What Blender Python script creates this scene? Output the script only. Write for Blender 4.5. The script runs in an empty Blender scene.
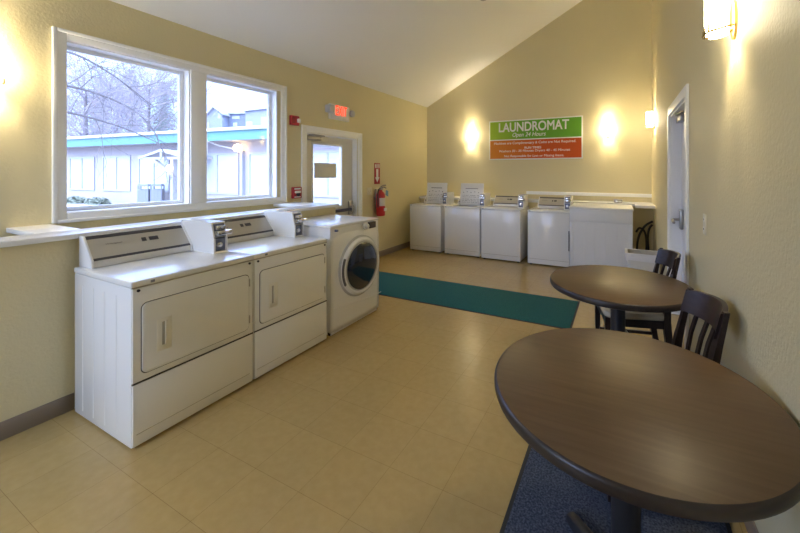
import bpy, bmesh, math, random
from mathutils import Vector, Matrix
random.seed(7)
C = bpy.context.scene.collection
sc = bpy.context.scene
PI = math.pi

# ------------------------------------------------------------------ room size
XL, XR, YB, YR = -3.85, 0.49, 6.87, -2.2
ZC, SL = 2.95, 0.5226                      # ceiling height over the low wall, slope

def ceil_z(x): return ZC + SL * (x - XL)

# ------------------------------------------------------------------ materials
MATS = {}
def mat(name, col, rough=0.5, metal=0.0, bump=None, mottle=None, spec=0.5, emit=None, coat=0.0):
    """bump = (scale, strength, distance); mottle = (scale, second colour, detail, lo, hi)"""
    if name in MATS: return MATS[name]
    m = bpy.data.materials.new(name); m.use_nodes = True
    nt = m.node_tree; b = nt.nodes['Principled BSDF']
    b.inputs['Base Color'].default_value = (*col, 1)
    b.inputs['Roughness'].default_value = rough
    b.inputs['Metallic'].default_value = metal
    b.inputs['Specular IOR Level'].default_value = spec
    if coat: b.inputs['Coat Weight'].default_value = coat
    tc = nt.nodes.new('ShaderNodeTexCoord')
    if mottle:
        n = nt.nodes.new('ShaderNodeTexNoise'); n.inputs['Scale'].default_value = mottle[0]
        n.inputs['Detail'].default_value = mottle[2]
        nt.links.new(tc.outputs['Object'], n.inputs['Vector'])
        r = nt.nodes.new('ShaderNodeValToRGB')
        r.color_ramp.elements[0].position = mottle[3]; r.color_ramp.elements[1].position = mottle[4]
        r.color_ramp.elements[0].color = (*col, 1); r.color_ramp.elements[1].color = (*mottle[1], 1)
        nt.links.new(n.outputs['Fac'], r.inputs['Fac'])
        nt.links.new(r.outputs['Color'], b.inputs['Base Color'])
    if bump:
        n = nt.nodes.new('ShaderNodeTexNoise'); n.inputs['Scale'].default_value = bump[0]
        n.inputs['Detail'].default_value = 3
        nt.links.new(tc.outputs['Object'], n.inputs['Vector'])
        bp = nt.nodes.new('ShaderNodeBump'); bp.inputs['Strength'].default_value = bump[1]
        bp.inputs['Distance'].default_value = bump[2]
        nt.links.new(n.outputs['Fac'], bp.inputs['Height'])
        nt.links.new(bp.outputs['Normal'], b.inputs['Normal'])
    if emit:
        b.inputs['Emission Color'].default_value = (*emit[0], 1)
        b.inputs['Emission Strength'].default_value = emit[1]
    MATS[name] = m
    return m

def glass_mat(name, tint, refl=0.9):
    m = bpy.data.materials.new(name); m.use_nodes = True
    nt = m.node_tree; nt.nodes.clear()
    out = nt.nodes.new('ShaderNodeOutputMaterial')
    tr = nt.nodes.new('ShaderNodeBsdfTransparent'); tr.inputs['Color'].default_value = (*tint, 1)
    gl = nt.nodes.new('ShaderNodeBsdfGlossy'); gl.inputs['Roughness'].default_value = 0.01
    gl.inputs['Color'].default_value = (refl, refl, refl, 1)
    fr = nt.nodes.new('ShaderNodeFresnel'); fr.inputs['IOR'].default_value = 1.45
    gm_ = nt.nodes.new('ShaderNodeNewGeometry'); mp_ = nt.nodes.new('ShaderNodeMapRange')
    mp_.inputs[3].default_value = 1.45; mp_.inputs[4].default_value = 1 / 1.45
    nt.links.new(gm_.outputs['Backfacing'], mp_.inputs[0]); nt.links.new(mp_.outputs[0], fr.inputs['IOR'])
    mx = nt.nodes.new('ShaderNodeMixShader')
    nt.links.new(fr.outputs[0], mx.inputs[0]); nt.links.new(tr.outputs[0], mx.inputs[1])
    nt.links.new(gl.outputs[0], mx.inputs[2]); nt.links.new(mx.outputs[0], out.inputs[0])
    return m

def tile_mat():
    m = bpy.data.materials.new('vinyl_tile_floor'); m.use_nodes = True
    nt = m.node_tree; b = nt.nodes['Principled BSDF']
    tc = nt.nodes.new('ShaderNodeTexCoord'); mp = nt.nodes.new('ShaderNodeMapping')
    mp.inputs['Location'].default_value = (2.28, -0.89, 0)
    nt.links.new(tc.outputs['Object'], mp.inputs['Vector'])
    br = nt.nodes.new('ShaderNodeTexBrick'); br.offset = 0; br.squash = 1
    br.inputs['Scale'].default_value = 1; br.inputs['Brick Width'].default_value = 0.305
    br.inputs['Row Height'].default_value = 0.305; br.inputs['Mortar Size'].default_value = 0.0012
    br.inputs['Mortar Smooth'].default_value = 0.3
    br.inputs['Color1'].default_value = (1, 1, 1, 1); br.inputs['Color2'].default_value = (.95, .95, .95, 1)
    br.inputs['Mortar'].default_value = (.66, .62, .56, 1)
    nt.links.new(mp.outputs[0], br.inputs['Vector'])
    n = nt.nodes.new('ShaderNodeTexNoise'); n.inputs['Scale'].default_value = 22; n.inputs['Detail'].default_value = 6
    nt.links.new(tc.outputs['Object'], n.inputs['Vector'])
    r = nt.nodes.new('ShaderNodeValToRGB')
    r.color_ramp.elements[0].position = .35; r.color_ramp.elements[1].position = .7
    r.color_ramp.elements[0].color = (0.435, 0.305, 0.125, 1); r.color_ramp.elements[1].color = (0.470, 0.335, 0.145, 1)
    nt.links.new(n.outputs['Fac'], r.inputs['Fac'])
    mx = nt.nodes.new('ShaderNodeMix'); mx.data_type = 'RGBA'; mx.blend_type = 'MULTIPLY'
    mx.inputs[0].default_value = 1
    nt.links.new(r.outputs['Color'], mx.inputs[6]); nt.links.new(br.outputs['Color'], mx.inputs[7])
    nt.links.new(mx.outputs[2], b.inputs['Base Color'])
    b.inputs['Roughness'].default_value = .27; b.inputs['Specular IOR Level'].default_value = .5
    n2 = nt.nodes.new('ShaderNodeTexNoise'); n2.inputs['Scale'].default_value = 5; n2.inputs['Detail'].default_value = 2
    nt.links.new(tc.outputs['Object'], n2.inputs['Vector'])
    bp = nt.nodes.new('ShaderNodeBump'); bp.inputs['Strength'].default_value = .12; bp.inputs['Distance'].default_value = .01
    nt.links.new(n2.outputs['Fac'], bp.inputs['Height']); nt.links.new(bp.outputs[0], b.inputs['Normal'])
    return m

def wood_mat(name, c1, c2, rough, axis_scale=(3, 40, 40)):
    m = bpy.data.materials.new(name); m.use_nodes = True
    nt = m.node_tree; b = nt.nodes['Principled BSDF']
    tc = nt.nodes.new('ShaderNodeTexCoord'); mp = nt.nodes.new('ShaderNodeMapping')
    mp.inputs['Scale'].default_value = axis_scale
    nt.links.new(tc.outputs['Object'], mp.inputs['Vector'])
    n = nt.nodes.new('ShaderNodeTexNoise'); n.inputs['Scale'].default_value = 1.2
    n.inputs['Detail'].default_value = 7; n.inputs['Distortion'].default_value = .6
    nt.links.new(mp.outputs[0], n.inputs['Vector'])
    r = nt.nodes.new('ShaderNodeValToRGB')
    r.color_ramp.elements[0].position = .32; r.color_ramp.elements[1].position = .72
    r.color_ramp.elements[0].color = (*c1, 1); r.color_ramp.elements[1].color = (*c2, 1)
    nt.links.new(n.outputs['Fac'], r.inputs['Fac']); nt.links.new(r.outputs[0], b.inputs['Base Color'])
    b.inputs['Roughness'].default_value = rough; b.inputs['Specular IOR Level'].default_value = .38
    return m

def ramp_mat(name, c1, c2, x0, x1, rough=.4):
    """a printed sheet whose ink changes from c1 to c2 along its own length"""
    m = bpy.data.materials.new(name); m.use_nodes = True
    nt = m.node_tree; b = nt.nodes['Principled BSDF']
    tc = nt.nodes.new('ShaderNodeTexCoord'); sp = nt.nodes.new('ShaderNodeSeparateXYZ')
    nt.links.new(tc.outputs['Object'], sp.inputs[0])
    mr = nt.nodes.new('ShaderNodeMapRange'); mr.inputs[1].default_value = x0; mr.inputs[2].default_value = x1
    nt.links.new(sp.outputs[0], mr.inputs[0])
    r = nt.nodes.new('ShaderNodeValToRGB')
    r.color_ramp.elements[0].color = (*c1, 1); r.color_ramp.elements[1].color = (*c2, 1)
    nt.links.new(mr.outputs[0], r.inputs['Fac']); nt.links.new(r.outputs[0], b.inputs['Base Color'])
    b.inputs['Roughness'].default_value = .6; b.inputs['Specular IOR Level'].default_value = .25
    return m

WALLC = (.68, .60, .37)
M_wall = mat('beige_wall_paint', WALLC, .55, bump=(55, .35, .006), spec=.4)
M_ceil = mat('white_ceiling_paint', (.87, .86, .84), .8, bump=(60, .2, .004))
M_floor = tile_mat()
M_trim = mat('white_gloss_trim', (.88, .88, .88), .32)
M_cap = mat('white_ledge_laminate', (.82, .82, .82), .25)
M_base = mat('grey_brown_cove_base', (.27, .215, .17), .5)
M_white = mat('white_enamel', (.83, .825, .81), .22, coat=.2)
M_cab = mat('white_painted_board', (.80, .80, .80), .35)
M_gap = mat('dark_seam', (.05, .045, .04), .7)
M_groove = mat('grey_plastic', (.42, .40, .35), .5)
M_panel = mat('brushed_control_panel', (.50, .47, .41), .35, metal=.3)
M_panel2 = mat('pale_console_strip', (.62, .60, .55), .3, metal=.3)
M_dark = mat('dark_printed_strip', (.06, .055, .06), .4)
M_chrome = mat('chrome', (.75, .75, .76), .12, metal=1)
M_steel = mat('satin_steel', (.45, .43, .40), .32, metal=1)
M_slide = mat('blue_grey_coin_slide', (.20, .22, .30), .3, metal=.5)
M_lock = mat('dark_key_lock', (.05, .05, .07), .3, metal=.6)
M_cream = mat('cream_handle_plastic', (.79, .77, .71), .4)
M_tabletop = wood_mat('brown_laminate_tabletop', (.098, .058, .030), (.124, .077, .042), .38)
M_edge = mat('dark_vinyl_edge', (.030, .022, .020), .35)
M_iron = mat('black_cast_iron', (.018, .018, .022), .42)
M_chair = wood_mat('espresso_stained_wood', (.018, .011, .010), (.034, .020, .017), .3)
M_seat = mat('cream_vinyl_seat', (.44, .38, .27), .45, bump=(30, .1, .003))
M_green = mat('teal_green_mat_pile', (.006, .095, .098), .95, bump=(300, .8, .006), mottle=(90, (.012, .140, .140), 5, .35, .7))
M_blue = mat('navy_blue_mat_pile', (.024, .034, .066), .95, bump=(220, 1.0, .008), mottle=(110, (.100, .125, .185), 6, .38, .68))
M_rubber = mat('black_rubber', (.022, .022, .024), .6)
M_hose = mat('black_hose_rubber', (.014, .014, .016), .4)
M_red = mat('red_enamel', (.52, .018, .022), .3)
M_redplastic = mat('red_plastic', (.42, .02, .03), .4)
M_whiteprint = mat('white_print', (.82, .82, .80), .5)
M_paper = mat('beige_paper', (.72, .69, .60), .7)
M_blacktext = mat('grey_ink', (.16, .15, .15), .6)
M_brass = mat('antique_brass', (.40, .29, .12), .38, metal=1)
M_exit = mat('lit_red_letters', (.8, .03, .01), .4, emit=((1, .05, .012), 1.5))
M_plate = mat('ivory_switch_plate', (.70, .66, .52), .4)
M_bin = mat('white_bin_plastic', (.66, .65, .62), .4)
M_bag = mat('white_bin_liner', (.74, .74, .76), .35, bump=(18, .8, .02))
M_bagin = mat('shaded_bin_liner', (.50, .46, .38), .4, bump=(18, .8, .02))  # liner inside coloured darker to stand in for shade within the bin
M_shade = mat('lit_frosted_glass', (.9, .88, .8), .4, emit=((1, .865, .58), 25))
M_bulb = mat('lit_bulb', (.9, .88, .8), .4, emit=((1, .86, .60), 1100))
M_glass = glass_mat('window_glass', (.95, .97, 1.0))
M_porthole = mat('dark_tinted_porthole', (.012, .015, .03), .06, coat=.6)
M_ring = mat('grey_door_ring', (.52, .52, .50), .25)
M_tag = mat('blue_inspection_tag', (.16, .34, .55), .6)
# outside
M_stucco = mat('pale_stucco', (.33, .30, .31), .9, bump=(20, .3, .02))
M_blind = mat('white_closed_blind', (.40, .43, .46), .7)
M_oframe = mat('grey_window_frame', (.33, .33, .36), .5)
M_teal = mat('teal_painted_fascia', (.09, .23, .25), .6)
M_gutter = mat('white_gutter', (.50, .50, .52), .5)
M_roof = mat('pale_grey_roof', (.42, .42, .45), .9)
M_conc = mat('pale_concrete', (.36, .32, .31), .9, mottle=(3, (.30, .27, .27), 5, .4, .65))
M_grass = mat('winter_grass', (.16, .17, .10), .95, mottle=(6, (.24, .20, .13), 6, .4, .65))
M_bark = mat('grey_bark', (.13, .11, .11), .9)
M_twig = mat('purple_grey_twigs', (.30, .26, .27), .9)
M_needle = mat('evergreen_needles', (.17, .22, .18), .9)
M_shrub = mat('low_shrub_leaves', (.20, .22, .17), .9)
M_can = mat('slatted_grey_bin', (.22, .23, .27), .6)
M_timber = mat('pale_timber', (.30, .29, .29), .8)
M_apt = mat('blue_grey_siding', (.16, .18, .24), .9)
M_apt2 = mat('light_siding', (.24, .26, .32), .9)
M_globe = mat('lit_lamp_globe', (.9, .8, .6), .5, emit=((1, .70, .32), 9))

# ------------------------------------------------------------------ mesh builder
class MB:
    def __init__(s): s.bm = bmesh.new()
    def add(s, verts, faces):
        vs = [s.bm.verts.new(v) for v in verts]
        for f in faces:
            try: s.bm.faces.new([vs[i] for i in f])
            except ValueError: pass
        return s
    def box(s, a, b, r=0.0, seg=2):
        a, b = [min(p, q) for p, q in zip(a, b)], [max(p, q) for p, q in zip(a, b)]
        t = bmesh.new(); bmesh.ops.create_cube(t, size=1)
        for v in t.verts:
            v.co = Vector([(a[i] + b[i]) / 2 + v.co[i] * (b[i] - a[i]) for i in range(3)])
        if r > 0:
            r = min(r, .49 * min(b[i] - a[i] for i in range(3)))
            bmesh.ops.bevel(t, geom=t.edges[:], offset=r, segments=seg, profile=.5, affect='EDGES')
        return s.merge(t)
    def merge(s, t, M=None):
        t.verts.index_update()
        vs = [s.bm.verts.new(M @ v.co if M else v.co) for v in t.verts]
        for f in t.faces:
            try: s.bm.faces.new([vs[v.index] for v in f.verts])
            except ValueError: pass
        t.free(); return s
    def prism(s, poly, axis, lo, hi, r=0.0):
        """poly of 2-D points in the two other axes (in xyz order), extruded along axis"""
        def p3(p, w):
            q = list(p); q.insert(axis, w); return q
        t = bmesh.new(); n = len(poly)
        A = [t.verts.new(p3(p, lo)) for p in poly]; B = [t.verts.new(p3(p, hi)) for p in poly]
        t.faces.new(A); t.faces.new(B[::-1])
        for i in range(n): t.faces.new([A[i], B[i], B[(i + 1) % n], A[(i + 1) % n]])
        bmesh.ops.recalc_face_normals(t, faces=t.faces[:])
        if r: bmesh.ops.bevel(t, geom=t.edges[:], offset=r, segments=2, profile=.5, affect='EDGES')
        return s.merge(t)
    def lathe(s, prof, n=32, M=None, a0=0.0, a1=2 * PI):
        """prof of (radius, height) about z; M moves it"""
        M = M or Matrix(); full = abs(a1 - a0 - 2 * PI) < 1e-6
        rings = []
        cnt = n if full else n + 1
        for r, z in prof:
            if r < 1e-6 and full: rings.append([s.bm.verts.new(M @ Vector((0, 0, z)))])
            else: rings.append([s.bm.verts.new(M @ Vector((r * math.cos(a0 + (a1 - a0) * k / n), r * math.sin(a0 + (a1 - a0) * k / n), z))) for k in range(cnt)])
        for a, b in zip(rings, rings[1:]):
            for k in range(n):
                k2 = (k + 1) % cnt
                f = [a[k % len(a)], a[k2 % len(a)], b[k2 % len(b)], b[k % len(b)]]
                f = list(dict.fromkeys(f))
                if len(f) > 2:
                    try: s.bm.faces.new(f)
                    except ValueError: pass
        return s
    def tube(s, pts, rad, n=8, caps=True):
        pts = [Vector(p) for p in pts]
        rads = rad if isinstance(rad, (list, tuple)) else [rad] * len(pts)
        rings = []; up = None
        for i, p in enumerate(pts):
            d = (pts[min(i + 1, len(pts) - 1)] - pts[max(i - 1, 0)]).normalized()
            if up is None: up = d.orthogonal().normalized()
            u = (up - d * up.dot(d))
            u = u.normalized() if u.length > 1e-6 else d.orthogonal().normalized()
            up = u; w = d.cross(u)
            rings.append([s.bm.verts.new(p + (u * math.cos(2 * PI * k / n) + w * math.sin(2 * PI * k / n)) * rads[i]) for k in range(n)])
        for a, b in zip(rings, rings[1:]):
            for k in range(n): s.bm.faces.new([a[k], a[(k + 1) % n], b[(k + 1) % n], b[k]])
        if caps and n > 2:
            s.bm.faces.new(rings[0][::-1]); s.bm.faces.new(rings[-1])
        return s
    def sweep(s, pts, sect):
        """sect(i) -> list of 3-D section points at pts[i]; joined into a closed body"""
        rings = [[s.bm.verts.new(q) for q in sect(i)] for i in range(len(pts))]
        n = len(rings[0])
        for a, b in zip(rings, rings[1:]):
            for k in range(n): s.bm.faces.new([a[k], a[(k + 1) % n], b[(k + 1) % n], b[k]])
        s.bm.faces.new(rings[0][::-1]); s.bm.faces.new(rings[-1])
        return s
    def obj(s, name, m, parent=None, smooth=True, angle=35, recalc=True):
        if recalc: bmesh.ops.recalc_face_normals(s.bm, faces=s.bm.faces[:])
        me = bpy.data.meshes.new(name); s.bm.to_mesh(me); s.bm.free()
        me.materials.append(m)
        if smooth:
            me.shade_smooth()
            me.set_sharp_from_angle(angle=math.radians(angle))
        o = bpy.data.objects.new(name, me); C.objects.link(o)
        if parent: o.parent = parent
        return o

def tag(o, label, cat, group=None, kind=None):
    if label: o['label'] = label
    if cat: o['category'] = cat
    if group: o['group'] = group
    if kind: o['kind'] = kind
    return o
def thing(name, label, cat, loc=(0, 0, 0), rz=0, group=None):
    o = bpy.data.objects.new(name, None); C.objects.link(o)
    o.empty_display_size = .05
    o.location = loc; o.rotation_euler = (0, 0, rz)
    return tag(o, label, cat, group)
def struct(o):
    o['kind'] = 'structure'; return o
def dup(root, loc, rz, label, group=None):
    r = root.copy(); C.objects.link(r); r.location = loc; r.rotation_euler = (0, 0, rz); r['label'] = label
    if group: r['group'] = group
    for ch in list(root.children):
        c = ch.copy(); C.objects.link(c); c.parent = r
        for g in list(ch.children):
            d = g.copy(); C.objects.link(d); d.parent = c
    return r

def lettering(name, text, height, width, m, parent, M, depth=.001, shear=0.0, weight=0.0, space=1.0):
    """text as a mesh, its cap height and width set, centred on the local xy origin, then moved by M"""
    cu = bpy.data.curves.new(name, 'FONT'); cu.body = text; cu.align_x = 'CENTER'; cu.align_y = 'CENTER'
    cu.extrude = .02; cu.shear = shear; cu.bevel_depth = weight; cu.bevel_resolution = 0; cu.space_character = space
    t = bpy.data.objects.new(name, cu); C.objects.link(t)
    dg = bpy.context.evaluated_depsgraph_get(); dg.update()
    me = bpy.data.meshes.new_from_object(t.evaluated_get(dg))
    bpy.data.objects.remove(t); bpy.data.curves.remove(cu)
    xs = [v.co.x for v in me.vertices]; ys = [v.co.y for v in me.vertices]
    cx, cy = (min(xs) + max(xs)) / 2, (min(ys) + max(ys)) / 2
    sx, sy = width / (max(xs) - min(xs)), height / (max(ys) - min(ys))
    zmx = max(v.co.z for v in me.vertices)
    for v in me.vertices:
        v.co = M @ Vector(((v.co.x - cx) * sx, (v.co.y - cy) * sy, v.co.z / zmx * depth))
    me.name = name; me.materials.clear(); me.materials.append(m)
    o = bpy.data.objects.new(name, me); C.objects.link(o)
    if parent: o.parent = parent
    return o
FRONT = Matrix.Rotation(PI / 2, 4, 'X')            # letters lying in xy stand up facing -y

# ================================================================== THE ROOM

def wall_with_holes(name, x0, x1, ys, z0, ztop, holes, m):
    """a wall slab of thickness x0..x1 along y, built of blocks around rectangular holes (y0,y1,z0,z1)"""
    b = MB()
    ycuts = sorted(set([ys[0], ys[1]] + [h[0] for h in holes] + [h[1] for h in holes]))
    for ya, yb in zip(ycuts, ycuts[1:]):
        zc = [(z0, ztop)]
        for h in holes:
            if h[0] <= ya + 1e-6 and h[1] >= yb - 1e-6:
                nz = []
                for a, c in zc:
                    if h[2] > a: nz.append((a, min(h[2], c)))
                    if h[3] < c: nz.append((max(h[3], a), c))
                zc = nz
        for a, c in zc:
            if c - a > 1e-6: b.box((x0, ya, a), (x1, yb, c))
    bmesh.ops.remove_doubles(b.bm, verts=b.bm.verts[:], dist=1e-5)
    return struct(b.obj(name, m, smooth=False))

W1 = (1.155, 2.050, 1.190, 2.530); W2 = (2.195, 3.045, 1.190, 2.530)
D1 = (3.495, 4.545, -.2, 2.062)
T = .17
wall_with_holes('wall_left', XL - T, XL, (YR, YB + .15), -.2, ZC + .02, [W1, W2, D1], M_wall)
D2 = (3.39, 4.46, -.2, 2.12)
wall_with_holes('wall_right', XR, XR + .16, (YR, YB + .15), -.2, ceil_z(XR) + .1, [D2], M_wall)
b = MB(); b.prism([(XL - T, -.2), (XR + .16, -.2), (XR + .16, ceil_z(XR + .16)), (XL - T, ceil_z(XL - T))], 1, YB, YB + .15)
struct(b.obj('wall_back', M_wall, smooth=False))
b = MB(); b.box((XL - T, YR, -.12), (XR + .16, YB + .15, 0)); struct(b.obj('floor', M_floor, smooth=False))
b = MB(); b.prism([(XL - .6, ceil_z(XL - .6) + .001), (XR + .3, ceil_z(XR + .3) + .001), (XR + .3, ceil_z(XR + .3) + .16), (XL - .6, ceil_z(XL - .6) + .16)], 1, YR - .3, YB + .3)
struct(b.obj('ceiling', M_ceil, smooth=False))
# far end of the room behind the viewer: unseen wall, its opening added and sized to let in fill daylight
b = MB()
b.box((XL - T, YR - .16, -.2), (-3.70, YR, 2.9)); b.box((.34, YR - .16, -.2), (XR + .16, YR, ceil_z(.34) - .1))
b.box((-3.70, YR - .16, -.2), (.34, YR, .85)); b.box((-1.75, YR - .16, .85), (.34, YR, 2.75))
b.prism([(XL - T, 2.7), (XR + .16, 2.7), (XR + .16, ceil_z(XR + .16)), (XL - T, ceil_z(XL - T))], 1, YR - .16, YR)
struct(b.obj('wall_rear', M_wall, smooth=False))

# half wall (plumbing chase) along the window side with its white cap
KX = -3.135; KE = 3.30
b = MB(); b.box((KX - .10, YR, 0), (KX, KE, 1.09)); b.box((XL, KE - .1, 0), (KX - .10, KE, 1.09))
struct(b.obj('wall_chase', M_wall, smooth=False))
b = MB()
b.box((-3.33, YR, 1.09), (-3.09, KE + .02, 1.122), .004)
b.box((XL, .875, 1.09), (-3.331, 1.085, 1.1225), .003)
b.box((XL, 2.99, 1.09), (-3.331, KE + .02, 1.1225), .003)
struct(b.obj('trim_1', M_cap))
b = MB(); b.box((KX, YR, 0), (KX + .008, .99, .105), .003); struct(b.obj('baseboard_chase', M_base))
b = MB(); b.box((XL, 4.64, 0), (XL + .008, YB, .105), .003); b.box((XL, KE, 0), (XL + .008, 3.405, .105), .003); struct(b.obj('baseboard_left', M_base))
b = MB(); b.box((XL, YB - .008, 0), (XR, YB, .105)); struct(b.obj('baseboard_back', M_base))
b = MB(); b.box((XR - .008, YR, 0), (XR, 3.29, .105), .003); b.box((XR - .008, 4.56, 0), (XR, YB, .105), .003); struct(b.obj('baseboard_right', M_base))

# half wall behind the washers, its cap, and the rail on the back wall
b = MB(); b.box((XL, 6.56, 0), (XR, 6.66, .955)); struct(b.obj('wall_washer_chase', M_wall, smooth=False))
b = MB(); b.box((XL, 6.52, .955), (.22, YB, 1.0), .004); b.box((.2201, 6.20, .955), (XR, YB, 1.0), .004)
struct(b.obj('trim_2', M_cap))
b = MB(); b.box((-1.63, YB - .03, 1.085), (XR, YB, 1.144), .004); struct(b.obj('trim_3', M_trim))

# window casing (stepped white boards), reveal liner and sill
def casing(name, y0, y1, z0, z1, w, x, holes=None, bottom=True, flip=1, mull=None):
    b = MB(); t = .018 * flip; t2 = .028 * flip
    def bd(a, c):
        b.box((x, *a), (x + t, *c), .004)
    bd((y0, z0 if bottom else 0), (y0 + w, z1)); bd((y1 - w, z0 if bottom else 0), (y1, z1))
    bd((y0 + w, z1 - w), (y1 - w, z1))
    if bottom: bd((y0 + w, z0), (y1 - w, z0 + w))
    # raised back-band
    q = .022
    b.box((x, y0 - .004, (z0 if bottom else 0)), (x + t2, y0 + q, z1 + .004), .004)
    b.box((x, y1 - q, (z0 if bottom else 0)), (x + t2, y1 + .004, z1 + .004), .004)
    b.box((x, y0 + q, z1 - q), (x + t2, y1 - q, z1 + .004), .004)
    if bottom: b.box((x, y0 + q, z0 - .004), (x + t2, y1 - q, z0 + q), .004)
    if mull: b.box((x, mull[0], z0 + w), (x + t, mull[1], z1 - w), .004)
    return b.obj(name, M_trim)
struct(casing('trim_4', 1.097, 3.167, 1.125, 2.604, .075, XL, mull=(2.048, 2.197)))
def window(name, w):
    y0, y1, z0, z1 = w
    b = MB(); f = .012
    # liner of the reveal
    b.box((XL - T, y0, z0), (XL, y0 + f, z1)); b.box((XL - T, y1 - f, z0), (XL, y1, z1))
    b.box((XL - T, y0 + f, z1 - f), (XL, y1 - f, z1)); b.box((XL - T, y0 + f, z0), (XL, y1 - f, z0 + f))
    o = struct(b.obj(name, M_trim, smooth=False))
    b = MB(); g = .032; xa, xb = XL - .135, XL - .095
    b.box((xa, y0 + f, z0 + f), (xb, y0 + f + g, z1 - f), .004); b.box((xa, y1 - f - g, z0 + f), (xb, y1 - f, z1 - f), .004)
    b.box((xa, y0 + f + g, z1 - f - g), (xb, y1 - f - g, z1 - f), .004); b.box((xa, y0 + f + g, z0 + f), (xb, y1 - f - g, z0 + f + g), .004)
    b.obj('sash', M_trim, o)
    b = MB(); k = f + g - .004
    b.box((XL - .118, y0 + k, z0 + k), (XL - .114, y1 - k, z1 - k)); b.obj('pane', M_glass, o, smooth=False)
    return o
window('window_1', W1); window('window_2', W2)

# ---- glazed exterior door in the left wall
struct(casing('trim_5', 3.412, 4.637, 0, 2.148, .085, XL, bottom=False))
b = MB(); b.box((XL - T, D1[0], 0), (XL, D1[0] + .02, D1[3])); b.box((XL - T, D1[1] - .02, 0), (XL, D1[1], D1[3])); b.box((XL - T, D1[0] + .02, D1[3] - .015), (XL, D1[1] - .02, D1[3]))
struct(b.obj('trim_6', M_trim, smooth=False))
b = MB(); xa, xb = XL - .125, XL - .08
ya, yb, za, zb = 3.52, 4.52, .01, 2.042
gy0, gy1, gz0, gz1 = 3.687, 4.262, .99, 1.915
b.box((xa, ya, za), (xb, gy0, zb)); b.box((xa, gy1, za), (xb, yb, zb)); b.box((xa, gy0, za), (xb, gy1, gz0)); b.box((xa, gy0, gz1), (xb, gy1, zb))
door = struct(b.obj('door_1', mat('cream_painted_door', (.74, .71, .62), .4), smooth=False))
b = MB(); q = .022
b.box((xb, gy0 - q, gz0 - q), (xb + .01, gy0 + .004, gz1 + q), .003); b.box((xb, gy1 - .004, gz0 - q), (xb + .01, gy1 + q, gz1 + q), .003)
b.box((xb, gy0 + .004, gz1 - .004), (xb + .01, gy1 - .004, gz1 + q), .003); b.box((xb, gy0 + .004, gz0 - q), (xb + .01, gy1 - .004, gz0 + .004), .003)
b.obj('glazing_bead', M_trim, door)
b = MB(); b.box((XL - .105, gy0, gz0), (XL - .10, gy1, gz1)); b.obj('pane', M_glass, door, smooth=False)
b = MB()
b.box((xb, 4.41, .83), (xb + .035, 4.50, 1.05), .012); b.box((xb + .03, 4.43, .87), (xb + .075, 4.48, .98), .012)
b.obj('latch_case', M_steel, door)
b = MB(); b.box((xb + .04, 3.62, .895), (xb + .075, 4.43, .945), .01); b.box((xb, 3.60, .88), (xb + .06, 3.66, .96), .008)
b.obj('push_bar', mat('dark_push_bar', (.10, .10, .13), .3, metal=.6), door)
b = MB(); b.box((xb, 3.54, 1.965), (xb + .06, 3.80, 2.025), .01)
b.tube([(xb + .04, 3.58, 2.03), (xb + .10, 3.62, 2.035), (xb + .05, 3.86, 2.036)], .011)
b.obj('door_closer', M_steel, door)
t = MB().box((xb - .022, 3.735, 1.425), (xb - .019, 4.178, 1.648)).obj('paper_notice', M_paper, smooth=False)
tag(t, 'blank beige paper notice stuck across the glass of the exit door', 'paper')

# ---- door in the right wall, set deep in its frame
def casing_r():
    b = MB(); w = .085; x = XR; t = .02
    b.box((x - t, 3.305, 0), (x, 3.305 + w, 2.205), .004); b.box((x - t, 4.46, 0), (x, 4.46 + w, 2.205), .004)
    b.box((x - t, 3.305 + w, 2.12), (x, 4.46, 2.205), .004)
    return b.obj('trim_7', M_trim)
struct(casing_r())
b = MB(); b.box((XR, D2[0], 0), (XR + .16, D2[0] + .02, D2[3])); b.box((XR, D2[1] - .02, 0), (XR + .16, D2[1], D2[3])); b.box((XR, D2[0] + .02, D2[3] - .02), (XR + .16, D2[1] - .02, D2[3]))
struct(b.obj('trim_8', M_trim, smooth=False))
b = MB(); b.box((XR + .10, 3.412, .01), (XR + .145, 4.438, 2.098)); door2 = struct(b.obj('door_2', M_cab, smooth=False))
b = MB(); b.box((XR + .07, 4.30, .92), (XR + .10, 4.40, 1.13), .01)
b.tube([(XR + .07, 4.35, 1.02), (XR + .015, 4.35, 1.02), (XR + .005, 4.33, 1.015), (XR + .005, 4.22, 1.0)], .014)
b.obj('lever_handle', M_steel, door2)
b = MB(); b.box((XR + .04, 4.08, 2.02), (XR + .10, 4.36, 2.085), .01); b.tube([(XR + .06, 4.3, 2.09), (XR + .02, 4.2, 2.092), (XR + .05, 4.0, 2.094)], .011)
b.obj('door_closer', M_steel, door2)

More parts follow.
